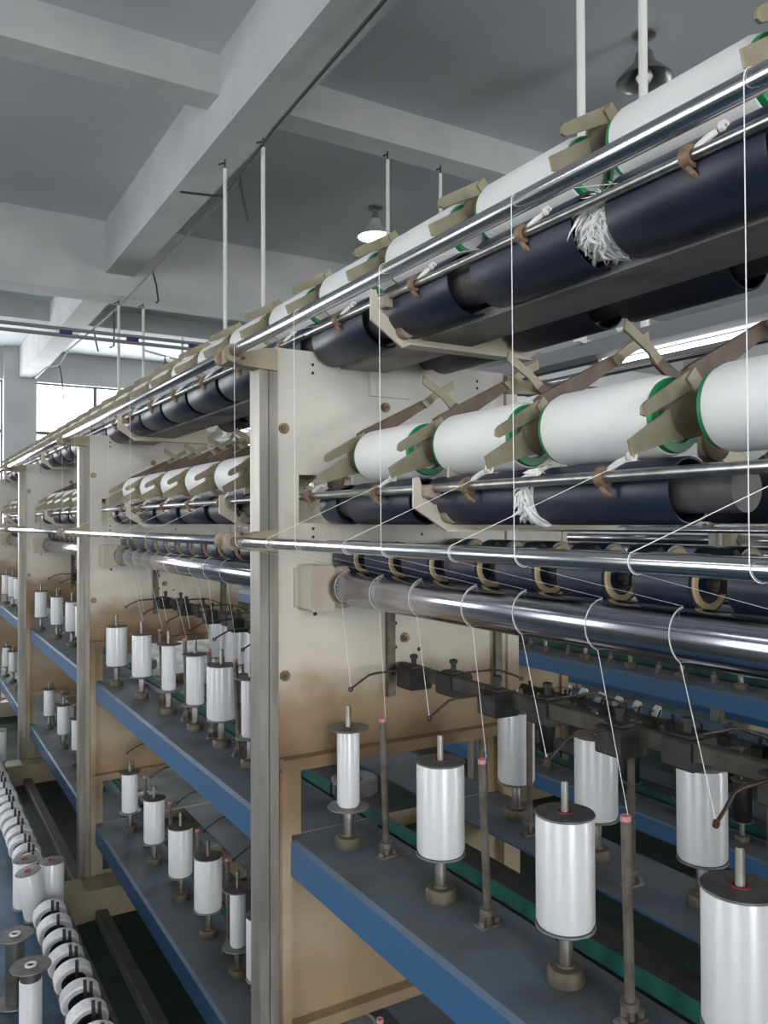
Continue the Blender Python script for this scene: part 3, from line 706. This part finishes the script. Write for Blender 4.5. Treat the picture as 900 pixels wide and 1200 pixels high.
# ------------------------------------------------------------------ threads
def thread(pts, label, group='running yarns', r=.0005):
    tag(ob('yarn_thread', MB().tube(pts, r, 5).mesh('yarn_thread', 'thread')), label, 'thread', group)
def arc(cx, cz, r, a0, a1, y0, y1, n=9):
    return [(cx + r * math.cos(math.radians(a0 + (a1 - a0) * i / n)), y0 + (y1 - y0) * i / n, cz + r * math.sin(math.radians(a0 + (a1 - a0) * i / n))) for i in range(n + 1)]
def top_thread(y, lab, ys):
    yr = y - .035
    A = [(.772, y + .035, 2.022)] + arc(.583, 1.948, .0122, 80, 180, y, y, 5) + arc(.583, 1.561, .0108, 180, 290, y, y - .005, 5)
    B = arc(.81, 1.461, .0358, 95, 235, yr + .005, yr - .005, 9) + [(.812, ys + .01, 1.250)]
    strand(A, B, lab)
def strand(A, B, lab):
    # the short run from the bar back to the roller nip is pulled thin and tight
    thread(A + [A[-1][:2] + (A[-1][2] - .0005,), B[0][:2] + (B[0][2] + .0005,)] + B, lab, r=[.0005] * (len(A) - 1) + [.0004, .0002, .0002, .0004] + [.0005] * (len(B) - 1))
lt = ['thread hanging near the right edge, in front of the top bar', 'long vertical thread before the navy drums, right of the lint tuft', 'vertical thread crossing the front of the cream plate\'s drum bracket', 'vertical thread down the left part of the nearest cream plate', 'vertical thread just left of the nearest corner post']
for i in range(5): top_thread(.40 + P * i, lt[i], [.33, .603, .888, 1.194, 1.487][i])
for i in range(5): top_thread(2.38 + P * i, 'vertical thread in the second bay, %s from the nearest corner post' % ORD[i], [2.34, 2.575, 2.84, 3.15, 3.44][i])
def low_thread(g, post, lab):
    yb = g + .075; yr = g + .05
    A = [(.79, g - .03, 1.675), (.765, g - .03, 1.672)] + arc(.583, 1.561, .0108, 120, 290, yb, yb - .004, 7)
    strand(A, arc(.81, 1.461, .0358, 95, 250, yr, yr, 9) + [(.838, post, 1.207)], lab)
for i, g in enumerate((.45, .733, 1.007, 1.303)):
    low_thread(g, [.46, .77, 1.075, 1.40][i], 'slanting thread from the middle row to a pink-tipped post, %s from the right' % ORD[i])
for i in R(5):
    g = YF(1) - .297 - P * i
    low_thread(g, PO[('upper', 1)][i], 'slanting thread in the second bay, %s from its far plate' % ORD[i])

# lint caught in the gap between two top drums
def lint(seed, n, half, rmax):
    b = MB(); rnd = random.Random(seed)
    for i in range(n):
        a = rnd.uniform(0, 2 * PI); y0 = rnd.uniform(-half, half); r = rnd.uniform(.034, .040)
        out = rnd.random() < .18 and rmax > .002
        pts = []; da = rnd.uniform(.05, .25); dy = rnd.uniform(-.006, .006); dr = rnd.uniform(.0, rmax) if out else rnd.uniform(-.0008, .001)
        for k in range(6):
            pts.append((r * math.cos(a), y0, r * math.sin(a))); a += da * rnd.uniform(.4, 1.3); y0 += dy + rnd.uniform(-.004, .004); r += dr + rnd.uniform(-.0015, .0015)
        th = rnd.uniform(.6, 1.5)
        b.tube(pts, [.0003 * th, .0016 * th, .0024 * th, .0022 * th, .0012 * th, .0002], 4)
    return b.mesh('lint_tuft', 'lint')
# the gap lies between the drums j = 2 and 3 of the nearest bay
tag(ob('lint_tuft', lint(3, 900, .027, .0035), None, (.82, YF(0) + .05 - P * 2 - .288 - .031, 1.995)), 'white fluffy lint wrapped in the gap between two upper navy drums', 'lint', kind='stuff')
tag(ob('lint_tuft', lint(5, 420, .011, .0002), None, (.82, .909, 1.636)), 'small white lint patch in the gap between two lower navy drums', 'lint', kind='stuff')

# ------------------------------------------------------------------ low blue bench on the left with yarn cakes
bench = thing('yarn_bench', 'low blue bench along the left edge carrying a row of yarn cakes', 'bench')
ob('top', MB().box(-.35, .465, .9, 5.6, .335, .36, .004).mesh('top', 'bench_blue'), bench)
ob('rim', MB().box(.455, .468, .9, 5.6, .29, .372, .002).mesh('rim', 'dark_rail'), bench)
legm = MB().box(-.02, .02, -.02, .02, 0, .335, .003).mesh('leg', 'dark_rail')
for x, y in ((-.3, 1.0), (-.3, 5.2), (.42, 1.0), (.42, 5.2), (.42, 3.1), (-.3, 3.1)): ob('leg', legm, bench, (x, y, 0))
ob('peg_rail', MB().box(.355, .425, 1.0, 5.5, .36, .375, .003).mesh('peg_rail', 'black_block'), bench)
cake_me = MB().lathe([(.030, -.016), (.044, -.017), (.0475, -.013), (.0475, .013), (.044, .017), (.030, .016)], 'Y', 32, closed=True).mesh('yarn_cake', 'cake_white')
core_me = MB().lathe([(.004, -.010), (.0305, -.018), (.0305, .018), (.004, .016)], 'Y', 24, closed=True).mesh('core', 'black_block')
pin_me = MB().box(-.004, .004, -.002, .002, 0, .075).mesh('pin', 'black_block')
cy = [1.93, 2.03, 2.13, 2.235, 2.325, 2.42, 2.52, 2.62] + [2.93 + .098 * i for i in range(18)]
for i, y in enumerate(cy):
    if i < 8: lab = 'white yarn cake on the low blue bench, %s from the bottom edge of the photo' % ORD[i]
    elif i < 20: lab = 'white yarn cake on the low blue bench, %s beyond the standing bobbins' % ORD[i - 8]
    else: lab = 'small white yarn cake near the bench\'s far end, %s past the twelfth' % ORD[i - 20]
    o = thing('yarn_cake', lab, 'yarn cake', (.39 + random.uniform(-.004, .004), y, .423), 'yarn cakes on the bench')
    o.rotation_euler = (math.radians(18), 0, math.radians(random.uniform(-4, 4)))
    ob('winding', cake_me, o); ob('core', core_me, o)
    ob('peg', pin_me, bench, (.395, y - .040, .405), (math.radians(-8), 0, 0))
    if i % 3: ob('peg', pin_me, bench, (.410, y - .036, .395), (math.radians(-8), 0, 0))
def bob2(x, y, z, ry, lab, **k): return bobbin(x, y, z, ry, lab, 'bobbins standing on the bench', zoff=0, **k)
bob2(.422, 2.775, .376, .036, 'full white bobbin standing on the bench, right one of the trio beside the foot beam', fr=.037, L=.15)
bob2(.372, 2.735, .376, .036, 'white bobbin leaning left on the bench, left front of the trio', fr=.037, L=.15).rotation_euler = (0, math.radians(-10), 0)
bob2(.350, 2.83, .376, .036, 'full white bobbin hidden behind the front pair on the bench', fr=.037, L=.15)
bob2(.50 - .06, 4.60, .376, .040, 'white bobbin standing far along the bench by the third frame plate', fr=.0415)
bob2(.36, 4.56, .376, .040, 'white bobbin cut by the left edge, far along the bench', fr=.0415)
def spool(x, y, ry, lab, mname):
    o = thing('steel_spool', lab, 'spool', (x, y, .36), 'empty spools on the bench')
    L = .175; fr = .047
    fl = M('sfl', lambda: MB().lathe([(.012, 0), (fr - .001, 0), (fr, .0015), (fr - .001, .004), (.012, .004)], 'Z', 36, closed=True).mesh('flange', 'flange_steel'))
    ob('barrel', MB().lathe([(.011, .003), (.024, .003), (.024, L - .003), (.011, L - .003)], 'Z', 28, closed=True).mesh('barrel', 'steel'), o)
    if mname: ob('yarn', MB().lathe([(.0242, .006), (ry, .008), (ry, L - .035), (.0242, L - .033)], 'Z', 28, closed=True).mesh('yarn', mname), o)
    ob('flange', fl, o); ob('flange', fl, o, (0, 0, L - .004))
    ob('collar', MB().lathe([(.008, L), (.014, L), (.014, L + .003), (.008, L + .003)], 'Z', 20, closed=True).mesh('collar', 'ceramic'), o)
spool(.276, 2.13, .026, 'steel spool with a thin white winding on the blue bench, bottom left', 'yarn_silk')
spool(.262, 2.31, .02, 'bare steel spool on the blue bench, behind the wound spool', None)

# bench in the far aisle with the row of cakes and the standing discs
b2 = thing('yarn_bench', 'dark bench with a row of white yarn cakes seen under the far blue shelf', 'bench')
ob('top', MB().box(3.50, 3.95, 2.0, 6.2, .44, .47, .004).mesh('top', 'bench_blue'), b2)
ob('rim', MB().box(3.49, 3.503, 2.0, 6.2, .42, .50).mesh('rim', 'steel'), b2)
for x, y in ((3.55, 2.1), (3.55, 6.1), (3.9, 2.1), (3.9, 6.1)): ob('leg', MB().box(-.02, .02, -.02, .02, 0, .44).mesh('leg', 'dark_rail'), b2, (x, y, 0))
for i in range(9):
    y = 3.1 + .14 * i
    o = thing('yarn_cake', 'white yarn cake on the dark far bench, %s from the right' % ORD[i], 'yarn cake', (3.6, y, .53), 'yarn cakes on the far bench')
    o.rotation_euler = (math.radians(15), 0, math.radians(25))
    ob('winding', cake_me, o); ob('core', core_me, o)

# ------------------------------------------------------------------ floor channel, pipes, lamps, cables
tag(ob('cable_channel', MB().box(.680, .728, 1.66, 3.4, 0.0, .045, .004).mesh('cable_channel', 'channel')), 'grey metal floor channel running along the machine foot, lower left', 'cable channel', 'floor channels')
tag(ob('cable_channel', MB().box(.655, .703, 3.64, 5.38, 0.0, .045, .004).mesh('cable_channel', 'channel')), 'grey metal floor channel beyond the foot beam, at the left edge', 'cable channel', 'floor channels')

fx = thing('light_fixture', 'grey fluorescent light rail with a glowing white tube, hung between the machines', 'light')
ob('housing', MB().prism([(1.88, 2.105), (1.92, 2.105), (1.935, 2.12), (1.935, 2.165), (1.865, 2.165), (1.865, 2.12)], .6, 12.0).mesh('housing', 'fixture_grey'), fx)
tubm = MB().lathe([(.006, 0), (.016, .002), (.018, .02), (.018, .56), (.016, .578), (.006, .58)], 'Y', 16).mesh('tube', 'tube_light')
holm = MB().box(-.016, .016, 0, .016, -.018, .034).mesh('tube_holder', 'pipe_white')
for y in (1.24, 3.2, 5.25, 7.3, 9.3):
    ob('tube', tubm, fx, (1.9, y, 2.078)); ob('tube_holder', holm, fx, (1.9, y - .017, 2.078)); ob('tube_holder', holm, fx, (1.9, y + .581, 2.078))
for y in (1.70, 1.88, 4.72, 5.13, 8.20): ob('strap', MB().box(1.83, 1.97 if y < 8 else 2.12, y - .012, y + .012, 2.163, 2.172).mesh('strap', 'pipe_white'), fx)
fx2 = thing('light_fixture', 'fluorescent light rail above the camera\'s own aisle', 'light')
ob('housing', MB().prism([(-.42, 2.305), (-.28, 2.305), (-.295, 2.355), (-.32, 2.365), (-.38, 2.365), (-.405, 2.355)], -3, 9.0).mesh('housing', 'fixture_grey'), fx2)
for y in (-2.2, -.6, 1.0, 3.0, 5.0, 7.0):
    ob('tube', tubm, fx2, (-.35, y, 2.278)); ob('tube_holder', holm, fx2, (-.35, y - .017, 2.278)); ob('tube_holder', holm, fx2, (-.35, y + .581, 2.278))

for y in (-2.0, 2.2, 6.6): ob('hanger', MB().tube([(-.35, y, 2.36), (-.35, y, ZC)], .008, 8).mesh('hanger', 'pipe_white'), fx2)
def hanger(x, y, zt, zb, lab, lean=(0, 0)):
    o = tag(ob('hanger_pipe', MB().tube([(x, y, zb), (x + lean[0] * .5, y + lean[1] * .5, (zb + zt) / 2), (x + lean[0], y + lean[1], zt - .06)], .0135, 12).mesh('hanger_pipe', 'pipe_white')), lab, 'pipe', 'white hanger pipes')
    ob('hook', MB().tube([(x + lean[0], y + lean[1], zt - .07), (x + lean[0], y + lean[1], zt)], .005, 8).tube([(x + lean[0], y + lean[1], zt - .02), (x + lean[0] - .05, y + lean[1] - .02, zt - .05)], .006, 6).mesh('hook', 'cable_black'), o)
hanger(1.85, 5.13, 4.0, 2.16, 'white hanger pipe left of centre, fixed under the long ceiling beam')
hanger(1.95, 4.72, 4.0, 2.16, 'white hanger pipe right beside the one under the long ceiling beam', (0, 0))
hanger(1.86, 1.88, 4.5, 2.16, 'thick white hanger pipe at the top, left of the dark lamp')
hanger(1.94, 1.70, 4.5, 2.16, 'thick white hanger pipe at the top, crossing the dark lamp')
hanger(1.86, 8.20, 3.80, 2.16, 'thin white hanger pipe at the far left, left one of the pair')
hanger(2.10, 8.20, 3.80, 2.2, 'thin white hanger pipe at the far left, right one of the pair')
hanger(3.0, 4.95, 4.25, 2.3, 'white hanger pipe passing before the lit ceiling lamp')
hanger(3.46, 4.95, 4.25, 2.3, 'short white hanger pipe right of the lit ceiling lamp')
fx3 = thing('light_rail', 'grey light rail far right beyond the second machine', 'light')
ob('housing', MB().box(2.95, 3.53, 4.90, 5.0, 2.24, 2.30, .006).mesh('housing', 'fixture_grey'), fx3)

def lamp(x, y, z, lab, lit=False, r=.165, stem=.0):
    o = thing('pendant_lamp', lab, 'lamp', (x, y, z), 'bell shaped ceiling lamps')
    prof = [(.035, .17), (.05, .165), (.06, .12), (.075, .095), (r * .75, .05), (r * .95, .015), (r, 0), (r - .004, 0), (r * .93, .015), (r * .73, .045), (.07, .088), (.03, .09)]
    sc = r / .165
    ob('shade', MB().lathe([(a if a > .08 else a * sc, h * sc) for a, h in prof], 'Z', 36).mesh('shade', ['lamp_white' if lit else 'lamp_metal']), o)
    ob('bulb', MB().lathe([(.014, .10), (.02, .075), (.045, .045), (.05, .02), (.035, -.008), (.01, -.018)] if not lit else [(.014, .09), (.07, .06), (.12, .03), (.14, .008), (.10, -.004), (.02, -.008)], 'Z', 24).mesh('bulb', 'bulb_light' if lit else 'ceramic'), o)
    ob('neck', MB().lathe([(.028 * sc, .165 * sc), (.03 * sc, .20 * sc), (.02 * sc, .21 * sc), (.018 * sc, .26 * sc + stem)], 'Z', 16).mesh('neck', 'lamp_metal'), o)
    ob('canopy', MB().lathe([(.03, .25 * sc + stem), (.07, .262 * sc + stem), (.07, .275 * sc + stem), (.03, .28 * sc + stem)], 'Z', 20).mesh('canopy', 'lamp_metal'), o)
lamp(3.766, 6.44, 4.22, 'lit white bell lamp on the ceiling, centre of the photo', True)
lamp(3.81, 3.33, 4.22, 'unlit grey bell lamp on the ceiling, top right')
lamp(3.25, 11.5, 3.76, 'small unlit bell lamp far back above the top packages', r=.12)
tag(ob('lamp_pipe', MB().tube([(2.95, 11.5, 4.02), (3.25, 11.5, 3.965), (4.2, 11.5, 3.80)], .016, 8).tube([(3.5, 11.5, 3.85), (3.5, 11.5, 4.25)], .02, 8).mesh('lamp_pipe', 'pipe_white')), 'white bracket pipe carrying the small far lamp', 'pipe')
wp = thing('water_pipe', 'grey pipe pair crossing below the ceiling girder at the left', 'pipe')
for dz in (0, -.055):
    ob('pipe', MB().tube([(X0, 7.2, 3.225 + dz), (X1, 7.2, 3.225 + dz)], .016, 10).mesh('pipe', 'pipe_grey'), wp)
clm = MB().lathe([(.021, -.05), (.021, .05)], 'X', 12).mesh('clamp', 'pipe_blue')
for x in (1.2, 1.75, 2.3): ob('clamp', clm, wp, (x, 7.2, 3.2))
tag(ob('ceiling_cable', MB().tube([(1.90, 2.2, 3.99), (1.90, 3.08, 3.985), (1.90, 3.8, 3.955), (1.90, 4.44, 3.926), (1.90, 5.17, 3.837), (1.90, 6.2, 3.805), (1.90, 7.30, 3.79), (1.90, 8.2, 3.775), (1.90, 9.59, 3.806), (1.90, 11.2, 3.86), (1.90, 11.9, 3.78), (1.90, 13.0, 3.93), (1.90, 14.5, 3.99)], .010, 8).mesh('ceiling_cable', 'cable_black')), 'black cable running along the underside of the long ceiling beam', 'cable')
for pts, lab in (([(1.90, 5.3, 3.832), (1.82, 5.3, 3.815), (1.60, 5.3, 3.795)], 'short black cable end sticking out left from the ceiling cable'),
                 ([(1.90, 5.0, 3.862), (1.91, 5.0, 3.78), (1.95, 5.0, 3.60), (1.96, 5.0, 3.57)], 'short black cable end hanging beside the two hanger pipes'),
                 ([(1.90, 7.1, 3.79), (1.93, 7.1, 3.68), (1.95, 7.1, 3.54), (1.93, 7.1, 3.52)], 'short black cable end hanging before the girder'),
                 ([(1.90, 8.6, 3.782), (1.905, 8.6, 3.60), (1.90, 8.6, 3.42), (1.86, 8.6, 3.40)], 'black cable end with a bent tip, hanging just beyond the girder'),
                 ([(1.90, 9.6, 3.806), (1.92, 9.6, 3.68), (1.95, 9.6, 3.55)], 'short black cable end hanging far back, left of the two thin pipes'),
                 ([(2.72, 3.0, 4.5), (2.73, 3.0, 4.40), (2.69, 3.0, 4.34), (2.75, 3.0, 4.37)], 'short wire stub hanging from the ceiling at the top'),
                 ([(1.90, 11.9, 3.78), (1.93, 11.9, 3.6), (1.96, 11.9, 3.3)], 'thin cable drooping across the top of the far window')):
    tag(ob('cable_end', MB().tube(pts, .0085, 8).mesh('cable_end', 'cable_black')), lab, 'cable', 'loose cable ends')

# ------------------------------------------------------------------ world, camera, view
w = bpy.data.worlds.new('World'); SC.world = w; w.use_nodes = True
w.node_tree.nodes['Background'].inputs[0].default_value = (.8, .87, 1, 1); w.node_tree.nodes['Background'].inputs[1].default_value = .6
yaw, pit, rol, F, H = math.radians(30.85978), math.radians(.67305), math.radians(-.22858), 952.08, 1.60
f = Vector((math.sin(yaw) * math.cos(pit), math.cos(yaw) * math.cos(pit), math.sin(pit)))
r = Vector((math.cos(yaw), -math.sin(yaw), 0)); u = r.cross(f)
r2 = r * math.cos(rol) + u * math.sin(rol); u2 = -r * math.sin(rol) + u * math.cos(rol)
mw = Matrix(((r2.x, u2.x, -f.x, 0), (r2.y, u2.y, -f.y, 0), (r2.z, u2.z, -f.z, H), (0, 0, 0, 1)))
cd = bpy.data.cameras.new('camera'); cam = bpy.data.objects.new('camera', cd); COL.objects.link(cam)
cam.matrix_world = mw; cd.sensor_fit = 'AUTO'; cd.sensor_width = 36; cd.lens = 36 * F / 1200; cd.clip_start = .02; cd.clip_end = 100
SC.camera = cam
vs = SC.view_settings; vs.view_transform = 'Standard'; vs.look = 'None'; vs.gamma = 1; vs.use_curve_mapping = False; vs.exposure = .2
SC.cycles.max_bounces = 7; SC.cycles.diffuse_bounces = 4
